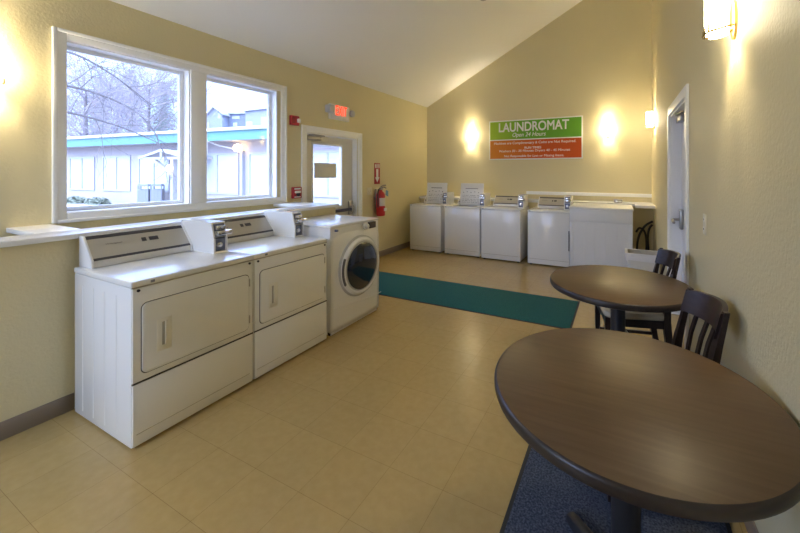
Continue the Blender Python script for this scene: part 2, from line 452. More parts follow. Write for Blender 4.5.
# ================================================================== MACHINES
# local frame of a machine: x across its front, y into its depth (front at 0), z up
def coin_meter(p, x0, x1, zb, front, back, lab=True):
    b = MB()
    prof = [(front, zb), (front, zb + .10), (front + .035, zb + .225), (back, zb + .225), (back, zb)]
    # white housing, open-faced in front
    b.prism(prof, 0, x0, x0 + .012); b.prism(prof, 0, x1 - .006, x1)
    b.prism([(front + .03, zb + .213), (front + .035, zb + .225), (back, zb + .225), (back, zb + .213)], 0, x0 + .012, x1 - .006)
    b.box((x0 + .012, front + .05, zb), (x1 - .006, back, zb + .21))
    b.box((x0 + .012, front, zb), (x1 - .006, front + .05, zb + .012))
    o = b.obj('coin_meter', M_white, p, angle=20)
    b = MB(); b.box((x0 + .012, front + .030, zb + .115), (x1 - .006, front + .055, zb + .212), .003)
    b.box((x0 + .012, front + .018, zb + .012), (x1 - .006, front + .052, zb + .105), .003)
    b.obj('meter_face', M_slide, o)
    b = MB(); xm = (x0 + x1) / 2
    b.box((x0 + .014, front - .028, zb + .130), (x1 + .020, front + .035, zb + .165), .007)
    b.box((x0 + .020, front + .0, zb + .170), (x1 - .012, front + .04, zb + .200), .005)
    b.obj('coin_slide', M_chrome, o)
    b = MB(); R = Matrix.Translation((xm, front + .02, zb + .058)) @ Matrix.Rotation(PI / 2, 4, 'X')
    b.lathe([(.019, -.004), (.022, .004), (.018, .012), (.010, .014), (0, .014)], 18, R)
    b.obj('coin_box_lock', M_chrome, o)
    return o

def console(p, x0, x1, zb, front, back, h):
    """sloped control console with end caps"""
    top = front + (back - front) * .74
    prof = [(front, zb), (front + .004, zb + .045), (top, zb + h), (back, zb + h), (back, zb)]
    b = MB()
    b.prism(prof, 0, x0, x0 + .014, .003); b.prism(prof, 0, x1 - .014, x1, .003)
    b.prism([(top + .02, zb + h - .006), (back, zb + h - .006), (back, zb), (top + .02, zb)], 0, x0 + .014, x1 - .014)
    o = b.obj('control_console', M_white, p)
    # sloped face in strips: silver lip, dark line, panel, dark line at the top
    A = Vector((front + .006, zb + .045)); B = Vector((top + .004, zb + h - .004)); d = B - A
    nrm = Vector((-d.y, d.x)).normalized()
    def strip(name, f0, f1, m, off=0.0, xa=x0 + .014, xb=x1 - .014):
        a, c = A + d * f0 + nrm * off, A + d * f1 + nrm * off
        k = -nrm * .012
        bb = MB(); bb.prism([tuple(a), tuple(c), tuple(c + k), tuple(a + k)], 0, xa, xb); return bb.obj(name, m, o, smooth=False)
    bb = MB(); bb.box((x0 + .014, front + .006, zb), (x1 - .014, front + .03, zb + .045), .006); bb.obj('console_lip', M_panel2, o)
    strip('trim_strip', 0, .09, M_dark)
    strip('control_panel', .09, .86, M_panel)
    strip('trim_strip', .86, 1.0, M_dark)
    def patch(xa, xb, f0, f1, m, name): strip(name, f0, f1, m, .0015, xa, xb)
    w = x1 - x0
    patch(x0 + w * .50, x0 + w * .545, .50, .66, M_dark, 'indicator_label'); patch(x0 + w * .575, x0 + w * .67, .50, .66, M_dark, 'indicator_label')
    ang = math.atan2(d.y, d.x)
    cc = A + d * .58 + nrm * .001
    M = Matrix.Translation((x0 + w * .24, cc.x, cc.y)) @ Matrix.Rotation(ang, 4, 'X')
    lettering('maker_lettering', 'Whirlpool', .013, .085, M_blacktext, o, M, .0006, shear=.15)
    return o

def make_dryer(label, loc, rz, group):
    W, D, ZT = .706, .70, .916
    p = thing('coin_operated_dryer', label, 'dryer', loc, rz, group)
    b = MB(); b.box((0, .006, .012), (W, D, ZT - .036), .006)
    for y in (.16, .30, .44, .58): b.box((-.0012, y, .05), (.002, y + .012, .82))
    b.box((.02, .03, 0), (W - .02, D - .02, .02))
    b.obj('body', M_white, p)
    b = MB(); b.box((-.004, -.004, ZT - .034), (W + .004 - .004, D, ZT), .008, 3); b.obj('worktop', M_white, p)
    b = MB(); b.box((.004, 0, .360), (W - .004, .02, ZT - .040), .006); f = b.obj('front_panel', M_white, p)
    b = MB(); b.box((.004, -.002, .014), (W - .004, .02, .352), .007); k = b.obj('kick_panel', M_white, p)
    b = MB(); b.box((.002, .0, .3525), (W - .002, .007, .3595)); b.obj('panel_gap', M_gap, p, smooth=False)
    b = MB(); b.box((.0, .0, ZT - .0398), (W, .007, ZT - .0342)); b.obj('worktop_gap', M_groove, p, smooth=False)
    b = MB(); b.box((.02, -.0035, .0775), (W - .03, .0, .0805)); b.obj('pressed_line', M_groove, k)
    # door with rounded corners, dark gap behind it
    def rrect(x0, x1, z0, z1, r, n=6):
        pts = []
        for cx, cz, a in ((x1 - r, z1 - r, 0), (x0 + r, z1 - r, PI / 2), (x0 + r, z0 + r, PI), (x1 - r, z0 + r, 1.5 * PI)):
            pts += [(cx + r * math.cos(a + PI / 2 * i / n), cz + r * math.sin(a + PI / 2 * i / n)) for i in range(n + 1)]
        return pts
    b = MB(); b.prism(rrect(.041, .672, .394, .790, .032), 1, -.0012, .004); b.obj('door_gap', M_gap, f, smooth=False)
    b = MB(); b.prism(rrect(.045, .668, .398, .786, .030), 1, -.007, .004, .002); dr = b.obj('door', M_white, p)
    b = MB(); b.box((.113, -.0085, .488), (.189, -.002, .672), .003); h = b.obj('handle_plate', M_cream, dr)
    b = MB(); b.box((.138, -.0095, .520), (.152, -.006, .652)); b.obj('finger_slot', M_groove, h, smooth=False)
    b = MB(); b.box((.152, -.014, .518), (.166, -.006, .654), .003); b.obj('grip', M_cream, h)
    for z in (.44, .70):
        b = MB(); b.box((.666, -.010, z), (.676, .002, z + .055), .002); b.obj('hinge', M_steel, dr)
    b = MB(); R = Matrix.Translation((.030, -.001, .862)) @ Matrix.Rotation(PI / 2, 4, 'X'); b.lathe([(.008, -.002), (.008, .004), (0, .005)], 14, R); b.obj('screw', M_lock, f)
    b = MB(); R = Matrix.Translation((W - .030, -.001, .862)) @ Matrix.Rotation(PI / 2, 4, 'X'); b.lathe([(.008, -.002), (.008, .004), (0, .005)], 14, R); b.obj('screw', M_lock, f)
    b = MB(); b.box((.085, -.007, ZT - .024), (.105, -.002, ZT - .010), .002); b.obj('badge', M_slide, p)
    console(p, .026, .600, ZT, .545, .718, .190)
    coin_meter(p, .600, .700, ZT, .285, .70)
    return p
gD = 'coin dryers under the window'
make_dryer('white coin dryer beneath the window, first from the bare half wall, side panel showing', (-2.37, .972, 0), PI / 2, gD)
make_dryer('white coin dryer wedged between another dryer and the round-door machine', (-2.37, 1.684, 0), PI / 2, gD)

# ---- front-loading machine with a round door
p = thing('front_loading_machine', 'white front-loading machine with a large round dark glass door', 'washing machine', (-2.37, 2.448, 0), PI / 2)
W, D, ZT = .722, .745, 1.012
b = MB(); b.box((0, .02, .03), (W, D, ZT - .022), .01)
# bowed front panel
nx, nz = 16, 20
gv = []
for j in range(nz + 1):
    for i in range(nx + 1):
        u, v = i / nx, j / nz
        x = u * W; z = .03 + v * (ZT - .04 - .03)
        bow = .022 * (1 - (2 * u - 1) ** 4) + .010 * math.sin(PI * min(1, max(0, v)))
        tip = -.05 * max(0, (v - .86) / .14) ** 2
        gv.append((x, .022 - bow - tip, z))
gf = [(j * (nx + 1) + i, j * (nx + 1) + i + 1, (j + 1) * (nx + 1) + i + 1, (j + 1) * (nx + 1) + i) for j in range(nz) for i in range(nx)]
b2 = MB(); b2.add(gv, gf); 
b.box((.02, .03, 0), (W - .02, .10, .03)); b.obj('body', M_white, p)
fp = b2.obj('front_panel', M_white, p, recalc=False)
mod = fp.modifiers.new('thickness', 'SOLIDIFY'); mod.thickness = .012; mod.offset = -1
b = MB(); b.box((0, .012, ZT - .024), (W, D, ZT), .009, 3); b.obj('top_panel', M_white, p)
b = MB(); b.box((.01, .035, .0), (W - .01, .06, .03)); b.obj('toe_kick', M_rubber, p, smooth=False)
cx, cz = .382, .572
Rd = Matrix.Translation((cx, -.008, cz)) @ Matrix.Rotation(PI / 2, 4, 'X')
b = MB(); b.lathe([(.302, -.02), (.302, .002), (.292, .010), (.280, .012)], 64, Rd); b.obj('door_bezel', M_ring, p)
b = MB(); b.lathe([(.286, .0), (.286, .020), (.276, .034), (.262, .042), (.250, .040), (.240, .030)], 64, Rd); dr = b.obj('door', M_white, p)
b = MB(); b.lathe([(.246, .026), (.238, .037), (.230, .037)], 64, Rd); b.obj('door_ring', M_ring, dr)
b = MB(); b.lathe([(.234, .030), (.222, .038), (.16, .050), (.08, .058), (0, .060)], 64, Rd); b.obj('door_glass', M_porthole, dr)
b = MB()
ar = [PI * (.86 + .30 * i / 14) for i in range(15)]
pts = [(cx + .272 * math.cos(a), -.036, cz + .272 * math.sin(a)) for a in ar]
def sect(i):
    a = ar[i]; o = []
    for dr_, dy in ((-.012, .0), (.016, .0), (.016, -.012), (-.012, -.012)):
        o.append((cx + (.272 + dr_) * math.cos(a), -.034 + dy, cz + (.272 + dr_) * math.sin(a)))
    return o
b.sweep(pts, sect); b.obj('door_handle', mat('dark_grey_grip', (.09, .085, .08), .4), dr)
b = MB(); R = Matrix.Translation((.462, -.012, .952)) @ Matrix.Rotation(PI / 2 - .18, 4, 'X')
b.lathe([(.037, -.01), (.037, .008), (.032, .012), (.027, .012), (.025, .034), (.021, .038), (0, .038)], 28, R); b.obj('dial', M_panel2, p)
b = MB(); b.box((.535, -.014, .920), (.635, .02, .985), .004); b.obj('display', mat('brown_display', (.10, .075, .05), .2), p)
b = MB(); b.box((.055, -.010, .955), (.075, .02, .975), .002); b.obj('badge', M_slide, p)
b = MB()
pts = [(W * i / 20, -.0125 - .006 * math.sin(PI * i / 20), .255 - .055 * math.sin(PI * .5 * i / 20) ** 1.0 - .0 * i) for i in range(21)]
b.tube(pts, .0035, 6); b.obj('pressed_line', M_white, p)

# ---- top-loading washers along the back wall
def make_washer(label, loc, W, group, lid_open):
    D, ZT = .66, .892
    p = thing('coin_operated_washer', label, 'washing machine', loc, 0, group)
    b = MB(); b.box((0, .004, .022), (W, D, ZT - .030), .007)
    b.obj('body', M_white, p)
    for x in (.045, W - .045):
        for y in (.05, D - .05):
            b = MB(); b.lathe([(.020, 0), (.020, .008), (.010, .012), (.010, .024)], 12, Matrix.Translation((x, y, 0))); b.obj('leg', M_rubber, p)
    b = MB(); b.box((.012, -.001, .102), (W - .012, .006, .106)); b.obj('pressed_line', M_groove, p, smooth=False)
    b = MB()
    if lid_open:
        hx0, hx1, hy0, hy1 = .145, W - .100, .075, .43
        b.box((-.003, -.004, ZT - .028), (W + .003, hy0, ZT), .006); b.box((-.003, hy1, ZT - .028), (W + .003, D, ZT), .006)
        b.box((-.003, hy0, ZT - .028), (hx0, hy1, ZT), .004); b.box((hx1, hy0, ZT - .028), (W + .003, hy1, ZT), .004)
    else:
        b.box((-.003, -.004, ZT - .028), (W + .003, D, ZT), .007)
    top = b.obj('worktop', M_white, p)
    b = MB(); b.box((.022, -.0065, ZT - .020), (.046, -.003, ZT - .008), .001); b.obj('badge', M_slide, p)
    if lid_open:
        b = MB(); R = Matrix.Translation(((hx0 + hx1) / 2, (hy0 + hy1) / 2, ZT - .34))
        b.lathe([(.04, 0), (.165, 0), (.172, .02), (.172, .31), (.178, .335)], 36, R); b.lathe([(.04, 0), (.036, .22), (.0, .24)], 20, R)
        b.obj('wash_tub', M_steel, p)
        b = MB(); b.prism([(0, -.008), (.012, -.008), (.012, .40), (0, .40)], 0, hx0 - .015, hx1 + .012, .004)
        lid = b.obj('lid', M_white, p)
        lid.location = (0, hy1 - .01, ZT + .012); lid.rotation_euler = (-.11, 0, 0)
        q = MB(); lx0, lx1 = hx0 + .02, hx1 - .02; w = lx1 - lx0
        q.box((lx0 + w * .17, -.0008, .290), (lx0 + w * .80, .001, .302))
        for i in range(5): q.box((lx0 + w * (.05 + .19 * i), -.0008, .215 + .012 * (i % 2)), (lx0 + w * (.05 + .19 * i) + .018, .001, .229 + .012 * (i % 2)))
        for r_ in range(5):
            x = lx0 + w * .03
            z = .030 + .030 * r_ + (.012 if r_ > 2 else 0)
            while x < lx1 - .05:
                l = random.uniform(.012, .045); q.box((x, -.0008, z), (min(x + l, lx1), .001, z + .007)); x += l + random.uniform(.008, .03)
        q.obj('printed_instructions', M_blacktext, lid, smooth=False)
    else:
        b = MB(); b.box((.075, .055, ZT - .002), (W - .115, .40, ZT + .007), .005); b.obj('lid', M_white, p)
    console(p, .075, W - .112, ZT, .425, .60, .185)
    coin_meter(p, W - .112, W - .012, ZT, .265, .62)
    return p
gW = 'coin washers along the back wall'
make_washer('white coin washer with its lid raised, standing in the back corner', (-3.662, 5.85, 0), .672, gW, True)
make_washer('white coin washer with its lid raised, second from the back corner', (-2.905, 5.835, 0), .690, gW, True)
make_washer('white coin washer with closed lid beside an open-lidded one', (-2.172, 5.80, 0), .688, gW, False)
make_washer('white coin washer with closed lid, partly hidden by the tall panelled cabinet', (-1.360, 5.80, 0), .650, gW, False)

# ---- white panelled cabinet at the end of the washer row
p = thing('laundry_cabinet', 'tall white panelled cabinet with a flat top at the end of the washer row', 'cabinet', (-.700, 5.74, 0), 0)
W, D, ZT = .875, .70, .982
b = MB(); b.box((.008, .012, 0), (W - .008, D, ZT - .035), .004); b.obj('body', M_cab, p)
b = MB(); b.box((-.004, -.012, ZT - .036), (W + .006, D, ZT), .008, 3); b.obj('top_board', M_cab, p)
b = MB(); b.box((.004, 0, .758), (W - .004, .014, ZT - .040), .004); b.obj('upper_rail', M_cab, p)
b = MB(); b.box((.004, -.004, .03), (.060, .014, .752), .004); b.obj('stile', M_cab, p); b = MB(); b.box((W - .050, -.004, .03), (W - .004, .014, .752), .004); b.obj('stile', M_cab, p)
b = MB(); n = 5; x0, x1 = .060, W - .050
for i in range(n):
    a = x0 + (x1 - x0) * i / n; c = x0 + (x1 - x0) * (i + 1) / n
    b.box((a + .0007, .001, .03), (c - .0007, .014, .752), .0015, 1)
b.obj('door', M_cab, p)
b = MB(); b.box((-.010, -.016, .29), (.004, .004, .60), .004); b.obj('dark_edge_strip', M_rubber, p)  # dark upright strip at the cabinet's left edge

# small silver coin meter on the ledge behind the cabinet
t = thing('spare_coin_meter', 'small silver coin slide resting on the ledge behind the cabinet', 'coin meter', (-.02, 6.56, 1.0), 0)
b = MB(); b.box((-.065, 0, 0), (.065, .12, .055), .006); b.obj('housing', M_steel, t)
b = MB(); b.box((-.04, -.03, .015), (.05, .01, .04), .006); b.obj('coin_slide', M_chrome, t)

# hoses hanging on the half wall beside the cabinet
b = MB()
def arc(pts, r):
    # smooth curve through points
    P = [Vector(q) for q in pts]; out = []
    for i in range(len(P) - 1):
        p0, p1, p2, p3 = P[max(i - 1, 0)], P[i], P[i + 1], P[min(i + 2, len(P) - 1)]
        for k in range(8):
            s = k / 8
            out.append(.5 * ((2 * p1) + (-p0 + p2) * s + (2 * p0 - 5 * p1 + 4 * p2 - p3) * s * s + (-p0 + 3 * p1 - 3 * p2 + p3) * s ** 3))
    out.append(P[-1]); return out
b.tube(arc([(.47, 6.40, .74), (.36, 6.38, .66), (.28, 6.38, .50), (.25, 6.38, .30), (.26, 6.38, .03)], .018), .017)
b.tube(arc([(.24, 6.44, .55), (.29, 6.43, .62), (.36, 6.42, .56), (.385, 6.42, .36), (.36, 6.42, .03)], .018), .016)
b.tube(arc([(.47, 6.46, .68), (.42, 6.45, .60), (.405, 6.45, .40), (.44, 6.45, .03)], .018), .017)
tag(b.obj('drain_hose', M_hose), 'black drain hoses looping down beside the white cabinet', 'hose')

# waste bin with a white liner
p = thing('waste_bin', 'white rectangular waste bin with a liner folded over its rim', 'bin', (.275, 5.24, 0), 0)
def frustum(a, bt, z0, z1, n=5):
    """rounded-rectangle ring pair; a,bt = half sizes bottom/top"""
    def ring(hx, hy, r, z):
        pts = []
        for cx_, cy_, a0 in ((hx - r, hy - r, 0), (-hx + r, hy - r, PI / 2), (-hx + r, -hy + r, PI), (hx - r, -hy + r, 1.5 * PI)):
            pts += [(cx_ + r * math.cos(a0 + PI / 2 * i / n), cy_ + r * math.sin(a0 + PI / 2 * i / n), z) for i in range(n + 1)]
        return pts
    return ring(*a, .03, z0), ring(*bt, .03, z1)
def bin_shell(rings, cap_first=True):
    b = MB(); vr = [[b.bm.verts.new(q) for q in r] for r in rings]
    for r1, r2 in zip(vr, vr[1:]):
        m_ = len(r1)
        for k in range(m_): b.bm.faces.new([r1[k], r1[(k + 1) % m_], r2[(k + 1) % m_], r2[k]])
    if cap_first: b.bm.faces.new(vr[0][::-1])
    return b
r0, r1 = frustum((.155, .115), (.188, .145), 0, .46)
i0, i1 = frustum((.150, .110), (.182, .139), .012, .46)
b = bin_shell([r0, r1, i1, i0]); b.bm.faces.new(b.bm.verts[-len(i0):]) if False else None
b.obj('tub', M_bin, p)
_, o1 = frustum((.1, .1), (.208, .158), 0, .375); _, o2 = frustum((.1, .1), (.210, .160), 0, .474)
_, o3 = frustum((.1, .1), (.178, .136), 0, .472); _, o4 = frustum((.1, .1), (.160, .118), 0, .15)
random.seed(3)
o1 = [(x, y, z + random.uniform(-.018, .018)) for x, y, z in o1]
b = bin_shell([o1, o2, o3], False); ln = b.obj('bin_liner', M_bag, p)
b = bin_shell([o4, o3], True); b.obj('liner_inside', M_bagin, ln)

# ================================================================== MATS, TABLES, CHAIRS
def floor_mat(name, x0, x1, y0, y1, m, label, rot=0):
    p = thing(name, label, 'floor mat', ((x0 + x1) / 2, (y0 + y1) / 2, 0), rot)
    hx, hy = (x1 - x0) / 2, (y1 - y0) / 2
    b = MB(); b.prism([(-hx, -hy), (hx, -hy), (hx, hy), (-hx, hy)], 2, .0, .004); b.obj('rubber_border', M_rubber, p, smooth=False)
    b = MB(); k = .018; b.box((-hx + k, -hy + k, .002), (hx - k, hy - k, .008), .003); b.obj('pile', m, p)
    return p
floor_mat('entrance_mat', -3.30, -.415, 3.55, 4.385, M_green, 'long teal green floor mat crossing the room from the exit door')
floor_mat('carpet_mat', -.452, .425, .62, 3.50, M_blue, 'dark navy blue carpet mat lying under the two round tables')

def make_table(label, loc, rz, group):
    p = thing('round_table', label, 'table', loc, rz, group)
    R, zt = .4610, .752
    b = MB(); b.lathe([(0, zt - .012), (R - .006, zt - .012), (R - .006, zt - .001), (R - .008, zt), (0, zt)], 96); b.obj('tabletop', M_tabletop, p)
    b = MB(); b.lathe([(R - .05, zt - .038), (R - .012, zt - .040), (R - .003, zt - .036), (R, zt - .028), (R, zt - .010), (R - .003, zt - .003), (R - .008, zt + .0004), (R - .0085, zt - .02), (R - .05, zt - .02)], 96); b.obj('edge_band', M_edge, p)
    b = MB(); b.lathe([(0, zt - .040), (.16, zt - .040), (.16, zt - .050), (.06, zt - .062), (.048, zt - .075), (.048, .075), (.062, .062), (.062, .04), (0, .04)], 32); b.obj('pedestal', M_iron, p)
    for k in range(4):
        a = k * PI / 2 + PI / 4
        d = Vector((math.cos(a), math.sin(a), 0)); n = Vector((-d.y, d.x, 0))
        pts = [0, .06, .16, .27, .30, .31]; hz = [.075, .07, .052, .034, .028, .012]; wd = [.032, .031, .028, .026, .022, .014]
        def sect(i):
            c = d * pts[i]
            return [c + n * wd[i] + Vector((0, 0, .0)), c + n * wd[i] * .8 + Vector((0, 0, hz[i] * .85)), c + n * wd[i] * .35 + Vector((0, 0, hz[i])), c - n * wd[i] * .35 + Vector((0, 0, hz[i])), c - n * wd[i] * .8 + Vector((0, 0, hz[i] * .85)), c - n * wd[i]]
        b = MB(); b.sweep(pts, sect); b.obj('foot', M_iron, p)
    return p
gT = 'round pedestal tables by the right wall'
t0 = make_table('round brown pedestal table nearest the viewer, cut off by the frame', (.020, 1.400, .008), 0, gT)
t1 = dup(t0, (-.010, 2.690, .008), math.radians(15), 'round brown pedestal table farther from the viewer, standing whole in view beside the green mat')
t1.scale = (.97, .97, 1)

def make_chair(label, loc, rz, group):
    p = thing('dining_chair', label, 'chair', loc, rz, group)
    # cushion
    def ring(s, z, r=.05, n=6):
        pts = []
        hw_f, hw_b, yf, yb = .225 * s, .195 * s, -.235 * s, .205 * s
        for (cx_, cy_, a0) in ((hw_b - r, yb - r, 0), (-hw_b + r, yb - r, PI / 2), (-hw_f + r, yf + r, PI), (hw_f - r, yf + r, 1.5 * PI)):
            pts += [(cx_ + r * math.cos(a0 + PI / 2 * i / n), cy_ + r * math.sin(a0 + PI / 2 * i / n), z) for i in range(n + 1)]
        return pts
    b = MB(); rs = [ring(.96, .425), ring(1.0, .435), ring(1.0, .455), ring(.97, .470), ring(.85, .478), ring(.5, .482)]
    vr = [[b.bm.verts.new(q) for q in r] for r in rs]
    for a, c in zip(vr, vr[1:]):
        n = len(a)
        for k in range(n): b.bm.faces.new([a[k], a[(k + 1) % n], c[(k + 1) % n], c[k]])
    b.bm.faces.new(vr[0][::-1]); b.bm.faces.new(vr[-1]); b.obj('seat', M_seat, p)
    # apron
    b = MB()
    b.box((-.19, -.222, .365), (.19, -.200, .428), .003); b.box((-.165, .165, .365), (.165, .187, .428), .003)
    for s in (-1, 1):
        b.prism([(s * .185, -.21), (s * .207, -.21), (s * .185, .18), (s * .163, .18)], 2, .365, .428)
    b.obj('seat_frame', M_chair, p)
    for s in (-1, 1):
        b = MB(); pts = [0, 1, 2]; zz = [0, .25, .43]; hw = [.013, .018, .021]
        def sect(i):
            x, y = s * .200, -.212; h = hw[i]
            return [(x - h, y - h, zz[i]), (x + h, y - h, zz[i]), (x + h, y + h, zz[i]), (x - h, y + h, zz[i])]
        b.sweep(pts, sect); b.obj('leg', M_chair, p)
        # rear leg runs on upward as the back post
        zz2 = [0, .12, .26, .42, .50, .62, .74, .84, .886]; yy = [.262, .232, .205, .190, .194, .212, .238, .260, .270]
        hx = [.013, .016, .018, .019, .018, .015, .013, .012, .011]; hy = [.016, .019, .022, .024, .021, .017, .013, .011, .010]
        def sect2(i):
            x = s * (.175 - .006 * max(0, (zz2[i] - .45) / .35)); y = yy[i]
            return [(x - hx[i], y - hy[i], zz2[i]), (x + hx[i], y - hy[i], zz2[i]), (x + hx[i], y + hy[i], zz2[i]), (x - hx[i], y + hy[i], zz2[i])]
        b = MB(); b.sweep(zz2, sect2); b.obj('leg', M_chair, p)
        b = MB(); b.box((s * .175 - .009, -.20, .17), (s * .175 + .009, .21, .195), .003); b.obj('stretcher', M_chair, p)
    b = MB(); b.box((-.17, -.012, .172), (.17, .012, .192), .003); b.obj('stretcher', M_chair, p)
    # crest rail: a tall board bowed backward between the posts
    xs = [-.168 + .336 * i / 24 for i in range(25)]
    def yb(x, z): return .252 + (z - .80) * .24 + .062 * (1 - (x / .168) ** 2)
    def topz(x): return .892 - .012 * (x / .168) ** 2
    def sect3(i):
        x = xs[i]; t = .0115
        zb, zt = .765, topz(x)
        return [(x, yb(x, zb) - t - .012, zb), (x, yb(x, zb) + t - .012, zb), (x, yb(x, zt) + t - .012, zt - .003), (x, yb(x, zt) - .012, zt), (x, yb(x, zt) - t - .012, zt - .003)]
    b = MB(); b.sweep(xs, sect3); b.obj('crest_rail', M_chair, p)
    b = MB()
    xl = [-.17 + .34 * i / 12 for i in range(13)]
    def sect4(i):
        x = xl[i]; y = .205 + .03 * (1 - (x / .17) ** 2)
        return [(x, y - .009, .505), (x, y + .009, .505), (x, y + .009, .545), (x, y - .009, .545)]
    b.sweep(xl, sect4); b.obj('lower_rail', M_chair, p)
    for x in (-.102, -.034, .034, .102):
        zz3 = [.53, .60, .68, .79]
        def sect5(i):
            z = zz3[i]; k = (z - .53) / .26
            y = (1 - k) * (.205 + .03 * (1 - (x / .17) ** 2)) + k * (yb(x, .79) - .012) - .01 * math.sin(PI * k)
            return [(x - .012, y - .006, z), (x + .012, y - .006, z), (x + .012, y + .006, z), (x - .012, y + .006, z)]
        b = MB(); b.sweep(zz3, sect5); b.obj('slat', M_chair, p)
    return p
gC = 'dark wooden chairs at the round tables'
c0 = make_chair('dark wooden slat-back chair between the two round tables, back near the right wall', (.120, 2.030, .008), math.radians(-75.9), gC)
dup(c0, (.082, 3.125, .008), math.radians(-77), 'dark wooden slat-back chair with cream seat tucked behind the farther round table')

# ================================================================== ON THE WALLS
# --- sign on the back wall
p = thing('laundromat_sign', 'green and orange printed sign on the back wall between two lit sconces', 'sign', (-1.495, YB - .012, 1.760), 0)
hw, H, zm = .895, .785, .395
b = MB(); b.box((-hw, -.010, 0), (hw, .012, H), .003); b.obj('backing_board', M_whiteprint, p)
m = .022
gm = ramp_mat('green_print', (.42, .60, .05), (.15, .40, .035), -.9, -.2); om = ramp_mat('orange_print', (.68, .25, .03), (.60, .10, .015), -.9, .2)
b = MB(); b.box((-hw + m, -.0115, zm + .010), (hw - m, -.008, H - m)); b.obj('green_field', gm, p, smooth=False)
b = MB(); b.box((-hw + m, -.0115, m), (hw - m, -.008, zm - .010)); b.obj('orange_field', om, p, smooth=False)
sx = 1.495
def sign_text(text, xa, xb, z, h, shear=0, weight=0):
    M = Matrix.Translation(((xa + xb) / 2 + sx, -.0122, z - 1.760)) @ FRONT
    lettering('lettering', text, h, xb - xa, M_whiteprint, p, M, .0008, shear, weight)
sign_text('LAUNDROMAT', -2.185, -.838, 2.404, .185, 0, .022)
sign_text('Open 24 Hours', -1.905, -1.258, 2.237, .105, .28, .008)
sign_text('Machines are Complimentary & Coins are Not Required.', -2.285, -.718, 2.082, .062, .12, .008)
sign_text('RUN TIMES', -1.665, -1.345, 1.990, .042, 0, .02)
sign_text('Washers 30 - 35 Minutes Dryers 40 - 45 Minutes', -2.180, -.822, 1.926, .058, .12, .008)
sign_text('Not Responsible for Lost or Missing Items.', -2.075, -.928, 1.826, .058, .12, .008)

# --- sconces: half-round frosted glass on a brass bracket; local -y points into the room
def make_sconce(label, loc, rz):
    p = thing('wall_sconce', label, 'wall lamp', loc, rz, 'lit wall sconces')
    b = MB()
    pr = []
    n = 32
    for k in range(n): pr.append((.042 * math.cos(2 * PI * k / n), .095 * math.sin(2 * PI * k / n) - .04))
    b.prism(pr, 1, -.012, -.0, .003); b.obj('backplate', M_brass, p)
    b = MB()
    b.tube([(0, -.01, -.085), (0, -.045, -.105), (0, -.11, -.110), (0, -.118, -.100)], .007, 10)
    b.box((-.012, -.122, -.114), (.012, -.114, -.065), .003)
    b.lathe([(0, -.016), (.009, -.012), (.005, .0), (.012, .008), (.009, .018), (0, .022)], 14, Matrix.Translation((0, -.05, -.095)) @ Matrix.Rotation(PI / 2, 4, 'X'))
    for s in (-1, 1):
        b.tube([(s * .015, -.008, -.070), (s * .053, -.026, -.080), (s * .054, -.072, -.090), (s * .050, -.112, -.096), (s * .012, -.124, -.098)], .0055, 8)
        b.tube([(s * .050, -.114, -.098), (s * .050, -.114, -.062)], .005, 8)
    b.obj('bracket', M_brass, p)
    b = MB(); R = Matrix.Translation((0, -.072, 0))
    b.lathe([(.047, -.105), (.047, .125), (.043, .125), (.043, -.105), (.047, -.105)], 32, R)
    bmesh.ops.remove_doubles(b.bm, verts=b.bm.verts[:], dist=1e-6)
    b.obj('glass_shade', M_shade, p)
    b = MB(); b.lathe([(0, -.06), (.011, -.055), (.013, -.03), (.020, .0), (.022, .02), (.016, .042), (0, .05)], 16, R)
    b.obj('bulb', M_bulb, p)
    return p
sconces = [
 ((-2.783, YB, 2.25), 0, 'lit sconce on the back wall between the sign and the window wall'),
 ((-.181, YB, 2.25), 0, 'lit sconce on the back wall between the sign and the right wall'),
 ((XR, 6.264, 2.315), -PI / 2, 'lit sconce on the right wall beyond the doorway, near the back corner'),
 ((XR, 2.085, 2.27), -PI / 2, 'large lit cylinder sconce with brass bracket high on the right wall'),
 ((XL, .790, 2.205), PI / 2, 'lit sconce beside the window, cut off by the left edge'),
]
for loc, rz, lab in sconces: make_sconce(lab, loc, rz)

# --- exit sign with two lamp heads over the exterior door
p = thing('exit_sign', 'white lit sign reading EXIT in red letters above the exterior door', 'exit sign', (XL, 4.105, 2.298), PI / 2)
b = MB(); b.box((-.20, -.050, 0), (.20, 0, .225), .008); b.obj('housing', M_whiteprint, p)
M = Matrix.Translation((.020, -.052, .140)) @ FRONT
lettering('lettering', 'EXIT', .145, .235, M_exit, p, M, .001, 0, .006, 1.12)
b = MB(); b.box((-.275, -.10, .085), (-.175, -.005, .195), .012); b.obj('lamp_head', mat('grey_lamp_head', (.48, .48, .50), .4), p)
b = MB(); R = Matrix.Translation((.255, -.035, .135)) @ Matrix.Rotation(PI / 2, 4, 'X')
b.lathe([(0, -.03), (.03, -.03), (.052, .0), (.052, .035), (.046, .04), (0, .045)], 24, R); b.box((.19, -.04, .12), (.23, -.01, .15), .004)
b.obj('lamp_head', mat('grey_lamp_head', (.48, .48, .50), .4), p)

